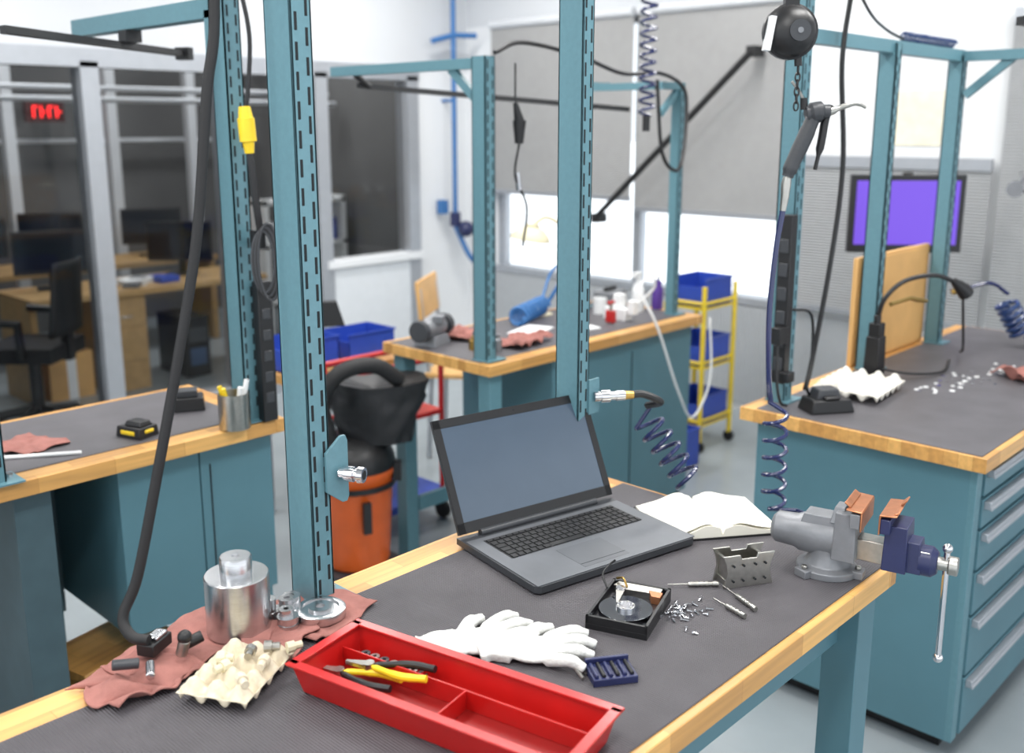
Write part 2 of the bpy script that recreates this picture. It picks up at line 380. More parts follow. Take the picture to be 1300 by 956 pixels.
# ------------------------------------------------------------------ hard drive
HD=mat('hdd_casting',(58,58,62),.4,metal=.7); PLAT=mat('hdd_platter',(170,172,176),.05,metal=1,var=0)
b=B('open_hard_drive',at=(1.278,.938,.9),rz=math.radians(20))
L_,W_=.152,.106
b.b2((-L_/2,-W_/2,0),(L_/2,W_/2,.010),BLK)
for y in(-W_/2,W_/2-.005): b.b2((-L_/2,y,.01),(L_/2,y+.005,.024),BLK)
for x in(-L_/2,L_/2-.005): b.b2((x,-W_/2,.01),(x+.005,W_/2,.024),BLK)
b.b2((-L_/2+.005,-W_/2+.005,.010),(L_/2-.005,W_/2-.005,.012),HD)
b.cyl((-.022,0,.012),(-.022,0,.0225),.0455,PLAT,seg=48); b.lathe([(.016,.0225),(.016,.028),(.012,.028),(.012,.026),(.006,.026),(.006,.029),(0,.029)],CHR,(-.022,0,0),24)
for k in range(6): b.cyl((-.022+.013*math.cos(k*pi/3),.013*math.sin(k*pi/3),.028),(-.022+.013*math.cos(k*pi/3),.013*math.sin(k*pi/3),.0295),.0018,STEEL,seg=8)
b.cyl((.04,.028,.012),(.04,.028,.027),.009,CHR,seg=16)
b.poly([(.04,.02),(.036,.036),(-.012,.02),(-.014,.016)],.0235,.0255,STEEL)
b.poly([(.045,-.04),(.068,-.04),(.068,.04),(.052,.045),(.042,.02)],.012,.024,STEEL)
b.poly([(.03,-.045),(.05,-.045),(.05,-.02),(.03,-.03)],.012,.026,COPPER)
b.tube([(.05,.02,.025),(.06,.03,.035),(.07,.045,.028)],.002,BRASS,6,sm=4)
b.tube([(.03,.05,.026),(.05,.065,.04),(.07,.06,.05),(.075,.05,.06)],.002,BLK,6,sm=4)
for x in(-.068,.068):
    for y in(-.046,.046): b.cyl((x,y,.024),(x,y,.0245),.003,SLOT,seg=10)
b.done(bev=.0006)
# ------------------------------------------------------------------ steel bracket block
b=B('machined_steel_bracket',at=(1.525,.865,.9),rz=math.radians(-30))
pr=[(-.05,0),(.05,0),(.046,.014),(.043,.030),(.046,.046),(.052,.062),(.018,.062),(.015,.054),(-.015,.054),(-.018,.062),(-.052,.062),(-.046,.046),(-.043,.030),(-.046,.014)]
R=Matrix.Rotation(pi/2,4,'X')
for y in(-.022,.018): b.poly(pr,-y-.004,-y,STEEL,R)
b.b2((-.042,-.02,.0),(.042,.02,.012),STEEL); b.b2((-.04,-.02,.012),(-.034,.02,.05),STEEL); b.b2((.034,-.02,.012),(.04,.02,.05),STEEL)
for x in(-.032,-.012,.012,.032):
    for z in(.014,.043): b.tube([(x,-.0181,z),(x,-.0268,z)],.0022,SLOT,8)
b.done(bev=.0006)
def driver(x0,y0,x1,y1):
    a=Vector((x0,y0,.905)); c=Vector((x1,y1,.905)); d=c-a
    b=B('precision_screwdriver')
    ts=[0,.12,.121,.55,.56,.6,.601,1.0]; rs=[.0048,.0048,.0037,.0045,.0045,.003,.0016,.0013]
    b.tube([a+d*t for t in ts],rs,STEEL,12)
    for t in(.2,.3,.4): b.tube([a+d*t,a+d*(t+.05)],.0049,STEEL,12)
    b.done()
driver(1.475,.885,1.41,.95); driver(1.435,.785,1.475,.875); driver(1.40,.785,1.42,.86)
b=B('loose_screws')
for i in range(42):
    x=1.345+random.gauss(0,.026); y=.872+random.gauss(0,.02); a=random.random()*6.28; l=random.uniform(.007,.015)
    dx,dy=math.cos(a),math.sin(a)
    b.tube([(x,y,.903),(x+dx*.002,y+dy*.002,.903),(x+dx*.0021,y+dy*.0021,.903),(x+dx*l,y+dy*l,.9015)],[.0034,.0034,.0017,.0013],CHR,8)
b.done()
# ------------------------------------------------------------------ vise
b=B('bench_vise',at=(1.685,.735,.9),rz=math.radians(12))
b.lathe([(0,0),(.056,0),(.056,.013),(.042,.018),(.034,.033),(.034,.05)],GRY,(0,.04,0),28)
for k in range(3): 
    a=k*2.1+.5; b.box((.054*math.cos(a),.04+.054*math.sin(a),.0075),(.028,.028,.015),GRY,rz=a); b.cyl((.057*math.cos(a),.04+.057*math.sin(a),.015),(.057*math.cos(a),.04+.057*math.sin(a),.022),.006,STEEL,seg=6)
RX=Matrix.Rotation(-pi/2,4,'X')
b.lathe([(0,.145),(.022,.145),(.03,.137),(.032,.10),(.037,.09),(.038,.03),(.034,-.005),(0,-.005)],GRY,(0,0,.068),24,RX)
b.box((0,.045,.102),(.05,.09,.022),GRY,top=.85)
b.box((0,.005,.085),(.08,.042,.09),GRY,top=.88)
b.box((0,-.014,.125),(.10,.018,.028),GRY)
b.box((0,.02,.12),(.055,.03,.03),GRY,top=.6)
b.box((0,-.025,.125),(.102,.003,.036),COPPER); b.box((0,-.012,.1445),(.102,.028,.003),COPPER,rx=.06); b.box((0,.002,.151),(.08,.014,.003),COPPER,rx=.6)
b.b2((-.019,-.14,.042),(.019,0,.082),STEEL); b.cyl((0,-.13,.06),(0,-.005,.06),.012,STEEL)
b.box((0,-.083,.082),(.074,.042,.085),NAVY,top=.9); b.box((0,-.066,.125),(.095,.017,.028),NAVY); b.box((0,-.105,.068),(.054,.045,.056),NAVY,top=.8)
b.lathe([(.028,0),(.028,.02),(.02,.03),(0,.03)],NAVY,(0,-.122,.060),20,Matrix.Rotation(pi/2,4,'X'))
b.box((0,-.056,.127),(.098,.003,.036),COPPER); b.box((0,-.070,.1465),(.098,.030,.003),COPPER,rx=-.1); b.box((.025,-.085,.155),(.03,.014,.003),COPPER,rx=-.8); b.box((-.02,-.082,.150),(.04,.01,.003),COPPER,rx=-.4)
b.tube([(0,-.147,.060),(0,-.17,.060),(0,-.1701,.060),(0,-.185,.060)],[.012,.012,.017,.017],STEEL,16)
b.cyl((.002,-.165,.088),(-.014,-.168,-.110),.0055,CHR,seg=12); b.sph((.002,-.165,.09),.009,CHR); b.sph((-.014,-.168,-.113),.009,CHR)
b.done(bev=.003)
# ------------------------------------------------------------------ near-left goods
b=B('aluminium_cylinder',at=(.782,1.365,.907))
b.lathe([(0,0),(.05,0),(.052,.002),(.052,.098),(.0505,.1),(.026,.1),(.026,.101),(.026,.128),(.024,.131),(.006,.131),(.005,.127),(0,.127)],ALU,seg=56); b.done()
b=B('turned_aluminium_parts')
for (x,y,z,r,h) in((.86,1.345,.905,.02,.02),(.865,1.35,.925,.014,.014),(.843,1.315,.905,.018,.022),(.88,1.36,.905,.016,.03),(.842,1.318,.927,.012,.012),(.835,1.36,.905,.013,.04)):
    b.lathe([(r*.35,h),(r*.35,.0),(r,0),(r,h*.4),(r*.9,h*.42),(r*.9,h*.55),(r,h*.57),(r,h),(r*.35,h)],ALU,(x,y,z),24)
b.done()
b=B('aluminium_flange_disc',at=(.903,1.308,.907)); b.lathe([(0,0),(.042,0),(.043,.002),(.043,.014),(.040,.016),(.032,.016),(.032,.013),(.020,.013),(.020,.018),(.008,.018),(.008,.012),(0,.012)],ALU,seg=48)
b.done()
def cloth(name,cx,cy,sx,sy,rz,seed,amp=.012,z=.9,m=CLOTH,n=44,edge=.02):
    b=B(name,at=(cx,cy,z),rz=rz)
    def fn(u,v):
        x=(u-.5)*sx; y=(v-.5)*sy
        ex=noise.noise(Vector((u*3+seed,v*3,seed)))*edge; ey=noise.noise(Vector((u*3,v*3+seed,seed+5)))*edge
        h=abs(noise.noise(Vector((x*14+seed,y*9,seed))))*amp*2.2+abs(noise.noise(Vector((x*34,y*26+seed,0))))*amp*.8
        return (x+ex,y+ey,.001+h)
    b.grid(n,n,fn,m); return b.done(solid=.0025,recalc=False,ang=80)
cloth('shop_cloth',.72,1.385,.26,.13,.3,1.3,amp=.007,edge=.02)
cloth('shop_cloth',.90,1.33,.17,.15,.25,4.7,amp=.007,edge=.02)
cloth('shop_cloth',.60,1.35,.15,.12,.2,9.1,.018,edge=.03)
cloth('shop_cloth',.80,1.29,.12,.10,.6,12.1,.009,edge=.02,z=.903)
def carton(name,at,rz,nx,ny,p,h,m):
    b=B(name,at=at,rz=rz)
    def fn(u,v):
        x=u*nx*p; y=v*ny*p
        t=math.cos(2*pi*x/p)+math.cos(2*pi*y/p)
        z=h*(.5-.25*t)+.002
        if u in(0,1) or v in(0,1): z=h*.55
        return (x-nx*p/2,y-ny*p/2,z)
    b.grid(nx*8,ny*8,fn,m); return b.done(solid=.002,recalc=False,ang=70)
carton('egg_carton',(.70,1.235,.9),.5,4,3,.038,.034,CARTON2)
b=B('pipe_fittings_pile')
for i in range(7):
    x=.70+random.gauss(0,.03); y=1.235+random.gauss(0,.025); a=random.random()*3; dx,dy=math.cos(a)*.012,math.sin(a)*.012
    b.tube([(x-dx,y-dy,.938),(x,y,.938),(x+dx*.01,y+dy*.01,.938),(x+dx,y+dy,.938)],[.006,.006,.009,.009],[CREAM,STEEL,CARTON2][i%3],10)
b.done()
b=B('small_black_fixtures')
b.box((.640,1.375,.935),(.05,.03,.02),BLK,rz=.5); b.cyl((.67,1.345,.93),(.70,1.335,.94),.009,BLK); b.cyl((.66,1.33,.925),(.665,1.325,.95),.009,STEEL); b.sph((.665,1.325,.955),.011,BLK)
b.box((.645,1.375,.948),(.03,.02,.006),CHR,rz=.5); b.cyl((.61,1.33,.932),(.595,1.30,.928),.007,CHR); b.cyl((.60,1.345,.93),(.565,1.36,.935),.008,GRYD)
b.done(bev=.002)
# red tray
b=B('red_tool_tray',at=(.885,1.180,.9),rz=math.radians(11.5))
sx,sy,h=.15,.46,.05
b.b2((-sx+.012,-sy+.012,.001),(-.012,-.012,.004),REDD)
lo=[(-sx+.012,-sy+.012),(-.012,-sy+.012),(-.012,-.012),(-sx+.012,-.012)]
hi=[(-sx,-sy),(0,-sy),(0,0),(-sx,0)]
for i in range(4):
    j=(i+1)%4
    T0=[(*lo[i],.001),(*lo[j],.001),(*hi[j],h),(*hi[i],h)]; vs=[b.v(p) for p in T0]; b.f(vs,RED)
    def ins(p,k): return (p[0]+(k if p[0]<-sx/2 else -k),p[1]+(k if p[1]<-sy/2 else -k))
    T1=[(*ins(lo[i],.003),.004),(*ins(lo[j],.003),.004),(*ins(hi[j],.004),h),(*ins(hi[i],.004),h)]; vs=[b.v(p) for p in T1]; b.f(vs,RED)
b.b2((-sx-.006,-sy-.006,h-.003),(-sx+.010,.006,h+.001),RED); b.b2((-.010,-sy-.006,h-.003),(.006,.006,h+.001),RED)
b.b2((-sx,-sy-.006,h-.003),(0,-sy+.010,h+.001),RED); b.b2((-sx,-.010,h-.003),(0,.006,h+.001),RED)
b.b2((-.052,-sy+.012,.004),(-.049,-.012,.034),RED); b.b2((-sx+.012,-.245,.004),(-.052,-.242,.034),RED); b.b2((-.049,-.16,.004),(-.012,-.157,.030),RED)
b.done(bev=.001)
def pliers(name,at,rz,c1,c2,s=.8):
    b=B(name,at=at,rz=rz,ry=-.08); b.M=Matrix.Scale(s,4)
    b.tube([(0,.0,0),(.03,.010,0),(.08,.022,0),(.13,.018,0)],[.004,.006,.0075,.007],c1,10,sm=5)
    b.tube([(0,-.0,0),(.03,-.010,0),(.08,-.022,0),(.13,-.018,0)],[.004,.006,.0075,.007],c2,10,sm=5)
    b.cyl((0,0,-.006),(0,0,.006),.011,STEEL,seg=16); b.poly([(0,.010),(-.05,.003),(-.05,-.003),(0,-.010)],-.004,.004,STEEL); b.done()
pliers('pliers',(.805,1.125,.918),-1.3,YELP,BLK); pliers('pliers',(.835,1.09,.930),-1.2,BLK,YELP)
b=B('socket_set')
for i in range(7):
    x=.872+.2*.018*i; y=1.13-.018*i; b.lathe([(.003,.02),(.003,.0),(.0075,0),(.0075,.02),(.003,.02)],STEEL if i%2 else GRYD,(x-.012,y,.905),14)
b.done()
# white glove
def glove(at,rz,seed):
    b=B('white_work_glove',at=at,rz=rz)
    b.sph((0,0,.011),.044,WHT,(1.05,.9,.24)); b.tube([(-.03,0,.011),(-.065,.005,.013),(-.09,.0,.011)],[.034,.034,.040],WHT,14,sm=3,flat=.999)
    for v in b.bm.verts: v.co.z=.0115+(v.co.z-.0115)*(.34 if abs(v.co.z-.0115)>.013 else 1)
    for i,(y0,dy,l) in enumerate(((.033,.022,.055),(.012,.010,.068),(-.010,-.004,.064),(-.031,-.022,.05))):
        k=noise.noise(Vector((seed,i,0)))*.012
        b.tube([(.02,y0,.011),(.04,y0+dy*.4,.016),(.03+l*.6,y0+dy*.7+k,.019),(.03+l,y0+dy+k*2,.010)],[.011,.0105,.010,.008],WHT,10,sm=4)
    b.tube([(-.02,.03,.011),(.0,.055,.015),(.028,.070,.011)],[.013,.012,.009],WHT,10,sm=4)
    for k in range(5):
        x=-.075+k*.022; b.tube([(x,-.03,.012),(x+.008,-.008,.0235-.001*k),(x+.002,.012,.0235),(x+.01,.03,.014)],.0035,WHT,8,sm=4)
    b.done(remesh=.0028)
glove((1.065,.965,.9),math.radians(-50),1.); glove((1.025,1.045,.9),math.radians(-25),5.)
b=B('steel_tweezers'); b.tube([(1.06,.935,.916),(1.07,.90,.915),(1.06,.86,.905)],.003,STEEL,8,sm=4); b.tube([(1.085,.955,.908),(1.095,.915,.908),(1.075,.865,.903)],.0028,STEEL,8,sm=4); b.tube([(1.12,.905,.906),(1.10,.85,.905)],.0025,STEEL,8); b.done()
b=B('screwdriver_bit_case',at=(1.10,.838,.9),rz=-.6)
b.b2((-.035,-.025,0),(.035,.025,.012),NAVY)
for i in range(6): b.tube([(-.028+i*.011,-.02,.014),(-.028+i*.011,.018,.014)],[.0035,.0035],BLK if i%2 else NAVY,8)
b.b2((-.035,.022,.012),(.035,.028,.02),NAVY); b.done(bev=.002)
# ------------------------------------------------------------------ left bench
b=B('workbench'); benchtop(b,-1.2,1.55,2.38,2.93,mt=MATC,yb=.03,yf=.07,xe=.07)
b.b2((1.07,2.43,.37),(1.30,2.88,.857),TEALP); b.b2((1.304,2.43,.37),(1.53,2.88,.857),TEALP)
b.b2((.81,2.43,0),(.90,2.88,.857),TEALD); b.b2((.9,2.86,.3),(1.07,2.88,.857),TEALD); b.b2((-1.1,2.43,0),(-.2,2.88,.857),TEALP)  # recessed back panel has its shadow put into the dark teal
b.b2((1.48,2.46,0),(1.53,2.51,.37),TEAL); b.b2((1.48,2.83,0),(1.53,2.88,.37),TEAL); b.b2((1.0,2.83,0),(1.05,2.88,.37),TEAL)
b.b2((1.33,2.427,.45),(1.33+.004,2.431,.8),SLOT)
b.done(bev=.002)
b=B('bench_upright_frame'); upright(b,1.465,2.44,.9,2.1,.05,.07)
b.b2((1.44,2.42,2.0),(1.49,3.32,2.05),TEAL); b.b2((1.44,2.46,1.88),(1.46,2.5,2.02),TEAL)
upright(b,.765,2.42,.9,2.1,.045,.07)
b.b2((.765,2.42,2.06),(1.465,2.46,2.1),TEAL)
b.done()
b=B('tool_rail'); b.tube([(1.0,2.70,1.955),(1.74,3.16,1.955)],.014,BLK,4); b.b2((1.44,2.95,1.965),(1.49,3.0,2.0),BLK)
b.box((1.74,3.16,1.955),(.03,.05,.04),BLK,rz=.5); b.done()
b=B('steel_cup_with_markers',at=(1.395,2.345,.9)); b.M=Matrix.Translation((0,.045,0))
b.lathe([(0,.002),(.042,.0),(.043,.003),(.043,.1),(.040,.1),(.040,.006),(0,.006)],STEEL,seg=32)
b.tube([(.0,.01,.02),(-.03,.02,.12)],.007,YELP,10); b.tube([(.01,-.01,.02),(.032,-.02,.135)],.007,PAPW,10); b.tube([(.0,-.01,.02),(.005,-.03,.12)],.007,PAPW,10); b.tube([(-.01,.0,.02),(-.035,-.01,.12)],[.007,.006],YELP,10)
b.done()
b=B('power_tool_battery',at=(1.175,2.52,.9),rz=.3); b.box((0,0,.015),(.07,.09,.03),BLK,top=.92); b.box((0,-.005,.037),(.045,.06,.014),BLK,top=.8); b.box((.0,-.044,.018),(.03,.006,.01),YELP); b.box((-.034,0,.015),(.006,.05,.012),YELP); b.done(bev=.003)
cloth('shop_cloth',.93,2.64,.14,.16,.3,21.,.008)
b=B('measuring_rod'); b.tube([(.8,2.60,.905),(1.0,2.47,.905)],.005,PAPW,8); b.done()
b=B('power_tool_battery',at=(1.40,2.66,.9),rz=-.5); b.box((0,0,.02),(.1,.08,.04),BLK,top=.9); b.box((0,0,.05),(.06,.05,.02),GRYD); b.done(bev=.003)
b=B('hanging_power_cord')
b.tube([(1.46,2.36,2.1),(1.475,2.34,1.95),(1.46,2.34,1.8),(1.455,2.35,1.76)],.006,BLK,8,sm=6)
b.tube([(1.455,2.35,1.77),(1.456,2.348,1.74),(1.4561,2.348,1.7399),(1.458,2.345,1.68),(1.4581,2.345,1.6799),(1.46,2.345,1.65)],[.015,.019,.022,.022,.016,.012],YELP,14)
b.tube([(1.46,2.345,1.65),(1.462,2.34,1.6),(1.47,2.34,1.5),(1.48,2.345,1.44)],.010,BLK,8,sm=6)
for i in range(5):
    b.tube([(1.478+.024*math.sin(a)+i*.003,2.335-.018*math.sin(a)-i*.003,1.36+(.085+.005*i)*math.cos(a)) for a in [2*pi*k/20 for k in range(20)]],.0042,BLK if i%2 else GRYD,6,closed=True)
b.box((1.48,2.36,1.42),(.03,.03,.05),BLK)
b.done()
b=B('black_power_strip'); b.box((1.50,2.385,1.1),(.045,.03,.4),BLK)
for i in range(5): b.box((1.50,2.369,.97+i*.06),(.025,.004,.03),GRYD)
b.done(bev=.002)
b=B('wooden_foot_stool',at=(1.08,2.62,0),rz=.25); b.box((0,0,.27),(.3,.2,.03),WOOD); b.box((-.13,0,.13),(.03,.18,.26),WOOD); b.box((.13,0,.13),(.03,.18,.26),WOOD); b.box((0,0,.2),(.24,.02,.08),WOOD); b.done(bev=.003)
# ------------------------------------------------------------------ middle bench
b=B('workbench'); benchtop(b,2.4,3.75,2.39,2.98,mt=MATC,yb=.03,yf=.06,xe=.05)
b.b2((2.78,2.43,.08),(3.72,2.93,.857),TEALP); leg(b,2.46,2.45); leg(b,2.46,2.92)
b.b2((3.28,2.427,.12),(3.284,2.431,.8),SLOT); b.b2((2.78,2.45,0),(3.7,2.9,.08),BLK); b.b2((2.49,2.88,.2),(2.78,2.9,.26),TEAL)
b.done(bev=.002)
b=B('bench_upright_frame'); upright(b,2.455,2.47,.9,1.95,.048,.065); upright(b,3.66,2.5,.9,1.90,.035,.045,cols=1); upright(b,3.53,2.9,.9,1.92,.03,.04,cols=1)
b.b2((2.435,2.47,1.91),(2.475,3.30,1.945),TEAL); b.box((2.455,2.55,1.85),(.02,.2,.03),TEAL,rx=.7)
b.b2((3.51,2.5,1.87),(3.55,2.92,1.90),TEAL); b.b2((3.51,2.48,1.87),(3.67,2.52,1.90),TEAL); b.box((3.59,2.5,1.82),(.16,.02,.025),TEAL,ry=-.7)
b.b2((3.51,2.87,1.88),(3.66,2.92,1.91),TEAL)
b.done()
b=B('tool_rail'); b.tube([(2.5,3.22,1.875),(3.55,2.68,1.79)],.014,BLK,4); b.cyl((2.54,3.19,1.87),(2.46,3.2,1.93),.012,BLK); b.done()
b=B('draped_air_hose'); b.tube([(2.46,2.42,1.96),(2.6,2.42,2.0),(2.9,2.42,1.97),(3.2,2.45,1.92),(3.45,2.45,1.93),(3.6,2.44,1.88),(3.62,2.43,1.78),(3.56,2.4,1.6),(3.48,2.38,1.54),(3.38,2.38,1.62),(3.36,2.40,1.9)],.008,BLK,8,sm=8); b.done()
b=B('coiled_air_hose'); b.tube(helix((3.24,2.36,2.3),(3.24,2.36,1.76),.03,13,12),.006,HOSEC,8); b.cyl((3.24,2.36,1.76),(3.24,2.36,1.70),.015,BLK); b.done()
b=B('hanging_air_tool'); b.tube([(2.56,2.42,1.8),(2.58,2.42,1.74),(2.581,2.42,1.739),(2.58,2.42,1.66)],[.008,.018,.024,.015],BLK,12); b.tube([(2.56,2.42,1.93),(2.56,2.42,1.8)],.004,BLK,6); b.tube([(2.58,2.42,1.66),(2.56,2.42,1.55),(2.62,2.42,1.44),(2.60,2.42,1.3)],.005,BLK,6,sm=6); b.cyl((2.57,2.42,1.56),(2.58,2.42,1.5),.01,CHR); b.done()
b=B('grey_bench_grinder',at=(2.50,2.80,.9),rz=.3)
b.box((0,0,.02),(.12,.1,.04),GRY,top=.8); b.lathe([(0,-.07),(.03,-.07),(.038,-.045),(.038,.045),(.03,.07),(0,.07)],GRY,(0,0,.065),20,Matrix.Rotation(pi/2,4,'Y'))
for x in(-.09,.09): b.lathe([(0,-.013),(.042,-.013),(.042,.013),(0,.013)],GRYD,(x,0,.065),22,Matrix.Rotation(pi/2,4,'Y'))
b.box((0,-.03,.1),(.05,.04,.03),GRY,rz=.3); b.done(bev=.003)
cloth('shop_cloth',2.75,2.57,.24,.16,.2,31.,.022); cloth('shop_cloth',2.68,2.83,.22,.14,.5,33.,.02)
b=B('small_jars'); 
for (x,y,r,h) in((2.58,2.53,.018,.065),(2.55,2.62,.022,.05),(2.64,2.7,.018,.06)): b.lathe([(0,0),(r,0),(r,h*.7),(r*.6,h*.8),(r*.6,h),(0,h)],BRASS if h<.055 else GRY,(x,y,.9),18)
b.done()
b=B('paper_sheets'); b.box((2.95,2.70,.9015),(.2,.12,.003),PAPW,rz=.3); b.box((3.12,2.58,.903),(.14,.1,.006),PAPW,rz=-.2); b.done()
b=B('coiled_air_hose'); b.tube(helix((2.98,2.81,.938),(3.22,2.88,.95),.036,8,12),.0075,BP,8)
b.tube([(3.22,2.88,.98),(3.32,2.9,1.1),(3.5,2.88,1.15)],.007,BP,6,sm=6); b.done()
b=B('round_magnifier_lamp',at=(3.22,2.95,1.25),rz=-.8,ry=.15); 
b.lathe([(.03,.04),(.055,.03),(.085,0),(.09,-.02),(.082,-.02),(.078,-.002),(.03,.03),(.03,.04)],CREAM,seg=28); b.cyl((0,0,.028),(0,0,.05),.033,CREAM)
b.tube([(0,0,.045),(.06,.0,.09),(.16,0,.05)],.009,CREAM,8,sm=5); b.tube([(.16,0,.05),(.2,0,-.1),(.1,0,-.33)],.009,BP,8); b.cyl((.1,0,-.35),(.1,0,-.33),.05,CREAM); b.done()
b=B('white_power_strip'); b.box((3.40,2.6,.925),(.05,.12,.05),PAPW); b.box((3.40,2.52,.96),(.035,.035,.06),PAPW); b.box((3.41,2.6,.98),(.04,.04,.06),PAPW)
b.tube([(3.40,2.52,.96),(3.44,2.44,1.05),(3.38,2.42,1.12),(3.32,2.42,1.05),(3.36,2.36,.9),(3.50,2.34,.6),(3.65,2.36,.45),(3.78,2.36,.6),(3.79,2.38,.88)],.006,PAPW,8,sm=8); b.done(bev=.004)
b=B('spray_bottle',at=(3.60,2.64,.9)); b.lathe([(0,0),(.025,0),(.027,.01),(.027,.11),(.01,.14),(.01,.16),(0,.16)],PAPW,seg=18); b.box((-.01,0,.17),(.05,.016,.02),PAPW); b.done()
b=B('small_grey_toolbox',at=(3.6,2.8,.9),rz=.2); b.box((0,0,.04),(.16,.1,.08),GRY,top=.95); b.box((0,0,.09),(.1,.02,.015),BLK); b.done(bev=.004)
b=B('coffee_mug',at=(3.45,2.74,.9)); b.lathe([(0,.004),(.028,0),(.03,.07),(.027,.07),(.025,.008),(0,.008)],PAPW,seg=20); b.tube([(.028,0,.055),(.048,0,.05),(.048,0,.025),(.028,0,.018)],.004,PAPW,6,sm=4); b.done()
b=B('red_clamp',at=(3.30,2.56,.9)); b.box((0,0,.03),(.025,.04,.05),RED); b.cyl((0,0,.05),(0,0,.09),.008,STEEL); b.box((0,0,.09),(.04,.015,.012),RED); b.done(bev=.002)
b=B('wooden_chair',at=(3.6,3.75,0),rz=.6); b.box((0,0,.45),(.4,.38,.025),PLY)
for x in(-.17,.17):
    for y in(-.16,.16): b.cyl((x*1.1,y*1.1,0),(x,y,.44),.014,ALUF,seg=10)
for x in(-.17,.17): b.tube([(x,.17,.44),(x,.2,.7),(x,.22,.9)],.013,ALUF,8,sm=3)
b.box((0,.215,.84),(.4,.02,.2),PLY,rx=-.1); b.done(bev=.004)
# ------------------------------------------------------------------ shop vacuum with dust bag
BAG=mat('black_bag_nylon',(30,30,33),.45,bump=.4,bscale=40)
b=B('shop_vacuum',at=(2.20,2.92,0))
b.lathe([(0,.07),(.115,.07),(.125,.09),(.145,.43),(.152,.44),(.152,.46),(0,.46)],ORANGE,seg=32)
b.lathe([(.153,.46),(.157,.48),(.145,.52),(.10,.58),(0,.59)],BLK,seg=32)
b.lathe([(.148,.39),(.156,.39),(.156,.41),(.150,.41)],BLK,seg=32)
b.box((0,0,.05),(.30,.26,.03),GRYD)
for x in(-.15,.15):
    b.cyl((x-.018,.1,.06),(x+.018,.1,.06),.06,BLKM)
    b.cyl((x-.01,-.14,.03),(x+.01,-.14,.03),.03,BLKM)
b.box((-.06,-.145,.3),(.03,.02,.12),BLK,rz=-.3); b.box((.11,-.12,.44),(.05,.03,.07),BLK,rz=.8)
b.tube([(-.1,.1,.5),(-.12,.14,.8),(-.1,.12,1.02)],.026,BLK,10,sm=6)
b.box((-.06,.1,1.04),(.18,.06,.09),BLK,rz=-.6,top=.7); b.box((-.09,.11,.93),(.08,.06,.16),GRYD,rz=-.6)
b.tube([(-.15,-.06,.60),(-.18,-.06,.76),(-.12,-.1,.86),(.0,-.14,.87),(.1,-.16,.80)],.030,BLKM,12,sm=8)
def bag(u,v):
    a=u*2*pi; t=v
    r=.125*(1+.10*math.sin(a*4+t*3)*t+.16*noise.noise(Vector((math.cos(a)*2.5,math.sin(a)*2.5,t*4))))*(0.8+.35*t)
    c,s_=math.cos(-.8),math.sin(-.8); x,y=r*1.35*math.cos(a),r*.8*math.sin(a)
    return (.06+x*c-y*s_,-.06+x*s_+y*c,.56+t*.24+.015*math.sin(a*2+1)*t)
b.grid(40,14,bag,BAG)
b.grid(40,6,lambda u,v:tuple(Vector(bag(u,1))*(1-v)+Vector((.06,-.06,.76))*v),BAG)
b.grid(40,4,lambda u,v:tuple(Vector(bag(u,0))*(1-v)+Vector((.06,-.06,.53))*v),BAG)
b.done(bev=0,ang=60)
b=B('low_parts_cart',at=(2.62,3.25,0)); b.box((0,0,.12),(.5,.3,.03),BLUEB)
for x in(-.22,.22):
    for y in(-.12,.12): b.cyl((x-.012,y,.04),(x+.012,y,.04),.04,BLKM)
    b.cyl((x,-.12,.1),(x,-.12,.75),.012,RED); b.cyl((x,.12,.1),(x,.12,.75),.012,RED)
b.cyl((-.22,-.12,.74),(.22,-.12,.74),.012,RED); b.cyl((-.22,.12,.74),(.22,.12,.74),.012,RED); b.box((0,0,.5),(.44,.26,.02),RED); b.box((.0,0,.56),(.2,.2,.1),BLUEB,top=1.1); b.done()
def bin_(b,c,sx,sy,h,m=BLUEB):
    x,y,z=c; t=.006
    b.box((x,y,z+t/2),(sx,sy,t),m)
    b.b2((x-sx/2,y-sy/2,z),(x-sx/2+t,y+sy/2,z+h*.7),m); b.b2((x+sx/2-t,y-sy/2,z),(x+sx/2,y+sy/2,z+h),m)
    b.b2((x-sx/2,y-sy/2,z),(x+sx/2,y-sy/2+t,z+h),m); b.b2((x-sx/2,y+sy/2-t,z),(x+sx/2,y+sy/2,z+h),m)
    b.b2((x-sx/2-.006,y-sy/2-.006,z+h-.008),(x+sx/2+.006,y-sy/2+.004,z+h),m)
b=B('blue_storage_bins'); bin_(b,(2.46,3.62,.68),.26,.2,.14); bin_(b,(2.8,3.65,.68),.26,.2,.12); b.b2((2.3,3.45,.64),(3.0,3.8,.68),WOOD)
for x in(2.33,2.97): b.b2((x-.02,3.5,0),(x+.02,3.54,.64),ALUF); b.b2((x-.02,3.72,0),(x+.02,3.76,.64),ALUF)
b.done()
b=B('yellow_bin_cart')
X0,X1,Y0,Y1=4.40,4.70,2.80,3.04
for x in(X0,X1):
    for y in(Y0,Y1): b.cyl((x,y,.05),(x,y,.90 if y==Y0 else .8),.013,YEL,seg=12); b.cyl((x-.01,y,.03),(x+.01,y,.03),.03,BLKM,seg=12)
for z in(.14,.46,.78):
    b.box(((X0+X1)/2,(Y0+Y1)/2,z),(X1-X0,Y1-Y0,.012),YEL)
    for y in(Y0,Y1): b.cyl((X0,y,z+.03),(X1,y,z+.03),.008,YEL,seg=8)
    for x in(X0,X1): b.cyl((x,Y0,z+.03),(x,Y1,z+.03),.008,YEL,seg=8)
    bin_(b,((X0+X1)/2,(Y0+Y1)/2,z+.006),.26,.22,.15)
b.done()
b=B('blue_floor_bin'); bin_(b,(4.15,2.78,0),.2,.16,.2,BLUEB); b.done()
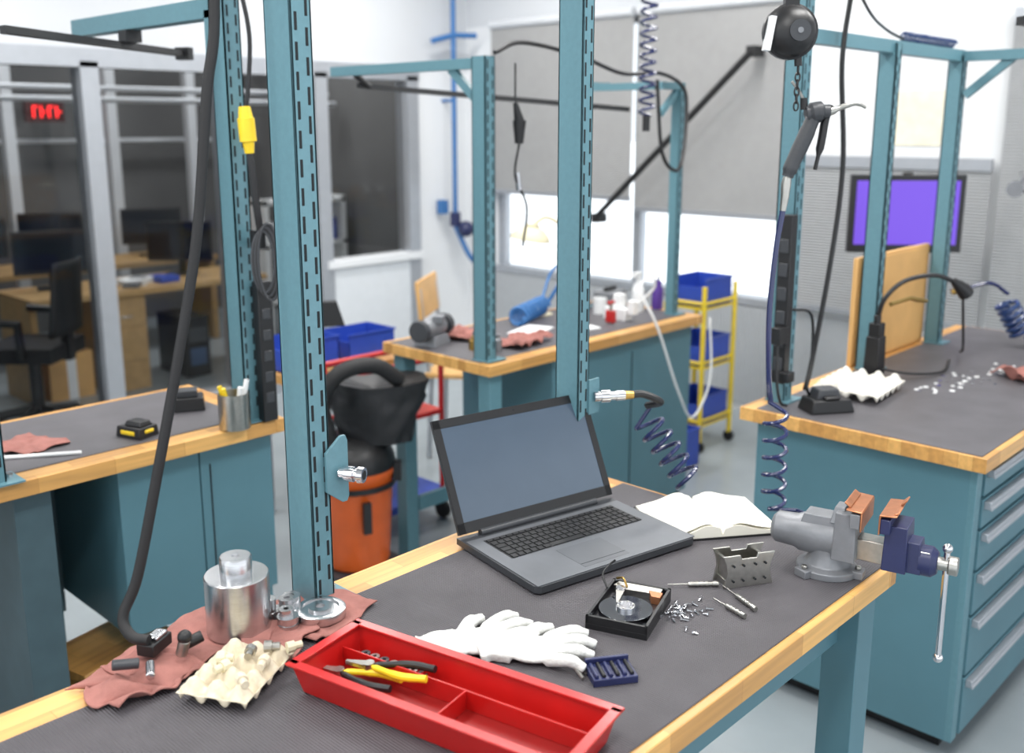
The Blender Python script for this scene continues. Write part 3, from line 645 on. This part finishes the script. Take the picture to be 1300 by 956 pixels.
b=B('purple_water_bottle',at=(3.72,2.62,.9)); b.lathe([(0,0),(.024,0),(.026,.01),(.026,.09),(.018,.11),(.018,.13),(0,.13)],PURB,seg=18); b.tube([(0,0,.13),(.01,0,.15),(.0,0,.13)],.006,BLK,6); b.done()
# ------------------------------------------------------------------ right bench
b=B('drawer_workbench'); benchtop(b,2.56,4.3,.78,1.49,mt=MATC,yb=.05,yf=.015,xe=.02)
b.b2((2.60,.82,.06),(4.28,1.45,.857),TEALP); b.b2((2.66,.86,0),(4.2,1.4,.06),BLK)
b.b2((2.60,.81,.06),(2.64,.83,.857),TEAL)
zs=[.06,.24,.42,.55,.67,.76,.85]
for i in range(6):
    z0,z1=zs[i]+.006,zs[i+1]-.004
    for (xa,xb) in((2.65,3.45),(3.49,4.26)):
        b.b2((xa,.806,z0),(xb,.82,z1),TEALP); b.b2((xa+.01,.788,z1-.028),(xb-.01,.806,z1-.006),ALUF); b.b2((xa+.01,.785,z1-.03),(xb-.01,.79,z1-.02),ALUF)
b.done(bev=.002)
b=B('bench_upright_frame'); upright(b,2.70,1.44,.9,2.35,.045,.06); upright(b,3.27,1.42,.9,1.98,.04,.06); upright(b,3.86,1.42,.9,1.97,.04,.055)
b.b2((2.7,1.40,1.95),(3.88,1.44,1.99),TEAL); b.b2((3.84,.4,1.95),(3.88,1.42,1.985),TEAL)
b.box((3.86,1.3,1.90),(.02,.22,.03),TEAL,rx=-.7); b.b2((2.7,.8,2.2),(2.74,1.44,2.25),TEAL)
b.b2((2.0,1.07,2.15),(2.72,1.11,2.19),TEAL); b.b2((2.68,1.07,2.15),(2.72,1.44,2.19),TEAL)
b.done()
b=B('tool_rail'); b.tube([(3.0,.95,2.0),(3.9,.55,1.95)],.016,BLK,4); b.box((3.3,.82,2.01),(.06,.05,.06),BLK); b.done()
b=B('coiled_air_hose'); b.tube(helix((3.36,1.42,2.009),(3.8,1.42,2.009),.013,18,10),.004,HOSEB,6); b.tube([(3.36,1.42,2.0),(3.2,1.41,2.02),(3.0,1.38,2.06),(2.85,1.40,2.2)],.005,GRYD,6,sm=6); b.done()
b=B('draped_air_hose'); b.tube([(2.88,1.38,2.1),(2.83,1.37,1.9),(2.86,1.36,1.6),(2.84,1.37,1.3),(2.80,1.39,1.0),(2.79,1.40,.92)],.008,BLK,8,sm=8); b.done()
b=B('black_power_strip'); b.box((2.645,1.41,1.22),(.035,.04,.5),BLK); 
for i in range(6): b.box((2.625,1.41,1.03+i*.07),(.004,.028,.04),GRYD)
b.box((2.61,1.40,1.12),(.05,.03,.05),BLK); b.box((2.61,1.37,1.0),(.04,.03,.03),BLK)
b.tube([(2.6,1.4,1.12),(2.57,1.38,1.0),(2.58,1.37,.93),(2.62,1.37,.91)],.005,BLK,6,sm=5); b.tube([(2.62,1.37,1.2),(2.68,1.34,1.18),(2.7,1.34,1.05),(2.66,1.33,.97),(2.7,1.33,.92)],.005,BLK,6,sm=5); b.done(bev=.002)
b=B('battery_charger',at=(2.69,1.28,.9),rz=-.6); b.box((0,0,.02),(.14,.09,.04),BLK,top=.85); b.box((0,.01,.05),(.08,.06,.035),GRYD,top=.8); b.box((0,-.03,.045),(.05,.02,.01),BLK); b.done(bev=.005)
carton('egg_carton',(2.95,1.30,.9),.1,5,4,.052,.05,CARTON)
b=B('plug_adapter_cluster',at=(3.17,1.35,.9)); b.box((0,0,.07),(.06,.05,.14),BLK,top=.9); b.box((0,0,.16),(.04,.04,.05),BLK); b.cyl((0,0,.18),(0,0,.21),.012,BLK)
b.tube([(0,0,.2),(0,-.02,.27),(.05,-.06,.325),(.14,-.12,.34),(.22,-.17,.31)],.008,BLK,8,sm=8); b.tube([(.20,-.16,.32),(.235,-.18,.29),(.25,-.19,.27)],[.012,.024,.026],BLK,14)
b.tube([(.24,-.18,.28),(.30,-.17,.16),(.38,-.15,.06),(.5,-.1,.02)],.005,BLK,6,sm=6)
b.tube([(.01,-.02,.03),(.05,-.1,.02),(.2,-.15,.008),(.4,-.1,.008)],.005,BLK,6,sm=6); b.done(bev=.003)
b=B('brass_air_nozzle'); b.tube([(3.29,1.36,1.13),(3.4,1.34,1.14),(3.44,1.33,1.13),(3.5,1.32,1.12)],[.007,.007,.009,.006],BRASS,8); b.done()
b=B('plywood_board',at=(3.56,1.475,.9),rz=0); b.box((0,0,.19),(.62,.018,.38),PLY,rx=0); b.box((0,-.011,.19),(.60,.004,.36),PLY); b.done(bev=.002)
b=B('coiled_air_hose'); b.tube([(3.88,1.36,1.10),(3.94,1.26,1.14),(3.98,1.2,1.10)],.007,HOSEC,8,sm=6); b.tube(helix((3.96,1.2,1.07),(4.0,1.14,.945),.038,6,12)+[(4.1,1.05,.91)],.0085,HOSEB,8); b.tube([(3.87,1.37,1.1),(3.90,1.33,1.12)],.012,BRASS,10); b.done()
cloth('shop_cloth',3.52,.96,.2,.16,-.6,41.,.025)
b=B('loose_washers')
for i in range(80):
    t=random.random(); x=3.1+.55*t+random.gauss(0,.03); y=1.16-.12*t+random.gauss(0,.03); r=random.uniform(.005,.009)
    b.lathe([(r*.4,.003),(r*.4,0),(r,0),(r,.003),(r*.4,.003)],PAPW if i%2 else CHR,(x,y,.9),10)
b.done()
b=B('wall_monitor',at=(4.47,1.815,1.335),rz=math.radians(-50))
b.box((0,0,0),(.50,.03,.345),BLK); b.box((0,-.0165,.005),(.45,.002,.285),PURP); b.box((0,.03,0),(.2,.04,.16),BLK,top=.9)
b.tube([(0,.04,0),(.1,.1,0),(.2,.3,-.02),(.25,.42,-.02)],.015,BLK,8); b.box((0,-.017,-.158),(.05,.002,.012),GRYD)
b.done(bev=.003)
b=B('monitor_arm_pole'); b.cyl((4.92,2.0,0),(4.92,2.0,1.5),.025,BLK); b.cyl((4.92,2.0,0),(4.92,2.0,.02),.15,BLK); b.done()
b=B('wall_camera_lamp',at=(4.75,1.45,1.45)); b.sph((0,0,0),.035,GRY); b.tube([(0,0,0),(.1,0,.04),(.4,.1,.05)],.012,GRY,8); b.cyl((.0,0,0),(-.07,-.02,.0),.03,GRY,r2=.035); b.tube([(.06,0,0),(.2,-.05,-.1),(.25,-.08,-.4),(.3,-.1,-.7)],.005,BLK,6,sm=6); b.done()
b=B('tool_balancer',at=(2.0,1.09,1.915),rz=math.radians(-46.4))
b.sph((0,0,0),.055,BLK,(1,.75,1)); b.lathe([(.05,-.012),(.058,-.008),(.058,.008),(.05,.012)],BLK,(0,0,0),28,Matrix.Rotation(pi/2,4,'X')); b.cyl((.01,-.038,0),(.01,-.046,0),.022,GRYD)
b.cyl((.01,-.046,0),(.01,-.048,0),.006,GRY)
b.box((-.048,-.018,-.005),(.012,.028,.07),PAPW,ry=.15)
b.box((0,0,.06),(.03,.02,.03),BLK); b.tube([(0,0,.07),(-.015,0,.09),(0,0,.11),(.015,0,.09),(0,0,.07)],.004,STEEL,8,sm=5); b.tube([(0,0,.11),(0,0,.235)],.004,STEEL,8)
b.cyl((.02,0,-.05),(.022,0,-.07),.008,BLK)
z=-.07
for i in range(6):
    pts=[]
    for k in range(12):
        a=2*pi*k/12; w_,h_=.005*math.cos(a),.010*math.sin(a)
        pts.append((.022+(w_ if i%2 else 0),(0 if i%2 else w_),z-.008+h_))
    b.tube(pts,.0018,BLK,6,closed=True); z-=.015
b.done()
b=B('spray_blow_gun',at=(2.04,1.1,1.565),rz=math.radians(-46.4))
b.tube([(.002,0,.045),(.012,0,.075),(.035,0,.13),(.052,0,.175)],[.013,.0165,.0175,.016],GRYD,14,sm=4)
b.tube([(.035,0,.18),(.06,0,.185),(.085,0,.185)],[.018,.023,.016],GRYD,14,sm=4); b.cyl((.03,0,.19),(.028,0,.215),.008,BLK); b.tube([(.028,0,.21),(.02,0,.225),(.0,0,.25)],.003,STEEL,6)
b.tube([(.085,0,.185),(.12,0,.198),(.145,0,.203),(.165,0,.195)],[.009,.006,.005,.004],STEEL,10,sm=4)
b.tube([(.088,0,.20),(.078,0,.17),(.072,0,.12),(.062,0,.06)],[.004,.006,.006,.003],BLK,10,sm=4,flat=1.6)
b.tube([(.002,0,.045),(.0,0,.03),(-.001,0,.0),(-.004,0,-.03)],[.009,.011,.009,.007],STEEL,12)
b.done()
b=B('coiled_air_hose')
b.tube([(2.037,1.103,1.535),(2.03,1.11,1.45),(2.025,1.115,1.3),(2.03,1.11,1.15),(2.045,1.11,1.09)],.0065,HOSEC,8,sm=8)
hp=helix((2.035,1.09,1.07),(2.04,1.085,.84),.026,5.5,16); b.tube([(2.04,1.112,1.09)]+hp+[(2.05,1.03,.84),(2.02,.98,.85)],.005,HOSEC,8); b.done()
# ------------------------------------------------------------------ office furniture
DW=mat('office_desk_wood',(178,144,96),.5,var=.1)
b=B('office_desk'); b.b2((2.3,6.2,.64),(3.95,6.8,.68),DW); b.b2((2.76,6.25,0),(3.04,6.75,.64),DW); b.b2((2.3,6.25,0),(2.34,6.75,.64),DW); b.b2((3.9,6.25,0),(3.94,6.75,.64),DW)
b.box((2.90,6.245,.5),(.24,.01,.13),DW); b.box((2.90,6.245,.3),(.24,.01,.2),DW); b.box((2.90,6.235,.5),(.08,.01,.01),CHR); b.done(bev=.003)
b=B('office_desk'); b.b2((2.2,7.3,.66),(4.2,7.9,.70),DW); b.b2((2.2,7.35,0),(2.25,7.8,.66),DW); b.b2((4.15,7.35,0),(4.2,7.8,.66),DW); b.done(bev=.003)
for (x,y,rz) in((2.6,6.6,.2),(3.5,6.6,-.3),(3.05,7.7,-.1),(2.45,7.6,0),(3.8,7.6,.2)):
    b=B('computer_monitor',at=(x,y,.68 if y<7 else .7),rz=rz-.5); b.box((0,0,.24),(.46,.03,.28),BLK); b.box((0,-.016,.245),(.43,.002,.24),mat('dark_screen',(30,34,42),.15)); b.box((0,.03,.08),(.05,.03,.16),BLK); b.box((0,.02,.006),(.2,.15,.012),BLK); b.done(bev=.003)
b=B('pc_tower',at=(3.40,6.45,0)); b.box((0,0,.22),(.18,.4,.42),BLK); b.box((0,-.201,.3),(.14,.004,.1),GRYD); b.box((0,-.201,.15),(.12,.004,.12),mat('pc_vent',(60,80,110),.3)); b.done(bev=.005)
def ochair(x,y,rz):
    b=B('office_chair',at=(x,y,0),rz=rz); b.box((0,0,.45),(.42,.40,.07),BLKM); b.cyl((0,0,.08),(0,0,.42),.025,BLK)
    for k in range(5):
        a=k*2*pi/5; b.tube([(0,0,.09),(.22*math.cos(a),.22*math.sin(a),.06)],[.02,.014],BLK,8); b.cyl((.22*math.cos(a)-.012,.22*math.sin(a),.028),(.22*math.cos(a)+.012,.22*math.sin(a),.028),.028,BLK,seg=12)
    def bk(u,v): return ((u-.5)*.4*(1-.15*v),.18+.05*math.cos((u-.5)*2.4)+.04*v,.55+v*.42)
    b.grid(10,8,bk,BLKM); b.box((0,.21,.5),(.05,.03,.2),BLK)
    for x_ in(-.23,.23): b.tube([(x_,.05,.45),(x_*1.05,.05,.64),(x_*1.05,-.12,.65)],.014,BLK,8)
    b.done(solid=.015)
ochair(2.18,5.93,-2.4)
b=B('desk_paper_clutter')
for i in range(9): b.box((2.98+random.random()*.3,6.3+random.random()*.2,.695+random.random()*.01),(.14,.1,.02+random.random()*.02),[PAPW,BLUEB,GRY,PAPW][i%4],rz=random.random()*3)
b.done()
b=B('cardboard_box',at=(2.55,6.45,0)); b.box((0,0,.15),(.28,.25,.3),PLY); b.box((0,-.126,.15),(.06,.002,.3),PAPW); b.done()
b=B('office_shelving'); 
for z in(.3,.75,1.1): b.b2((4.4,6.9,z),(5.2,7.2,z+.03),PAPW)
for x in(4.42,4.8,5.18): b.b2((x-.02,6.9,0),(x+.02,7.2,1.15),PAPW)
for i in range(7): b.box((4.5+i*.1,7.03,.87),(.07,.15,.18),[PAPW,GRY,BLUEB,PAPW][i%4])
b.done()
# ------------------------------------------------------------------ lighting
LT=[(0.3,0.2),(0.3,2.3),(2.4,.5),(2.4,2.5),(4.2,.8),(4.2,2.8),(1.6,4.3),(3.9,4.5),(-1.6,1.5)]
b=B('added_ceiling_fixture')  # fixtures added out of view to light the room evenly
for x,y in LT:
    b.box((x,y,CZ-.03),(1.25,.32,.06),WALLG); b.box((x,y,CZ-.063),(1.2,.26,.008),BULB)
b.done()
for i,(x,y) in enumerate(LT):
    l=bpy.data.lights.new('added_ceiling_fill','AREA'); l.shape='RECTANGLE'; l.size=1.2; l.size_y=.3; l.energy=34 if x<4 else 27; l.color=(1,.98,.95)  # area light for each added ceiling fixture
    o=bpy.data.objects.new('added_ceiling_light',l); o.location=(x,y,CZ-.08); COL.objects.link(o)
for x in(2.6,4.4):
    l=bpy.data.lights.new('office','AREA'); l.size=.8; l.energy=26; o=bpy.data.objects.new('office_fill_light',l); o.location=(x,7.0,CZ-.1); COL.objects.link(o)  # fill lights added to lift the dark office behind the glass
l=bpy.data.lights.new('sun','SUN'); l.energy=7; l.angle=.02; l.color=(1,.98,.95); o=bpy.data.objects.new('sun',l); o.rotation_euler=Vector((0,.75,.66)).to_track_quat('Z','Y').to_euler(); COL.objects.link(o)
w=bpy.data.worlds.new('World'); S.world=w; w.use_nodes=True; bg=w.node_tree.nodes['Background']; bg.inputs[0].default_value=(.90,.95,1,1); bg.inputs[1].default_value=1.7
# ------------------------------------------------------------------ camera
cam=bpy.data.cameras.new('camera'); cam.lens=35; cam.sensor_width=36; cam.shift_y=-44.5/1300; cam.clip_start=.02
cam.dof.use_dof=True; cam.dof.focus_distance=1.8; cam.dof.aperture_fstop=2.8
co=bpy.data.objects.new('camera',cam); COL.objects.link(co)
co.location=(0,0,1.72); pit=math.atan((433.5-160)/1264)
co.rotation_euler=(pi/2-pit,0,math.radians(43.57)-pi/2)
S.camera=co
S.view_settings.view_transform='Standard'
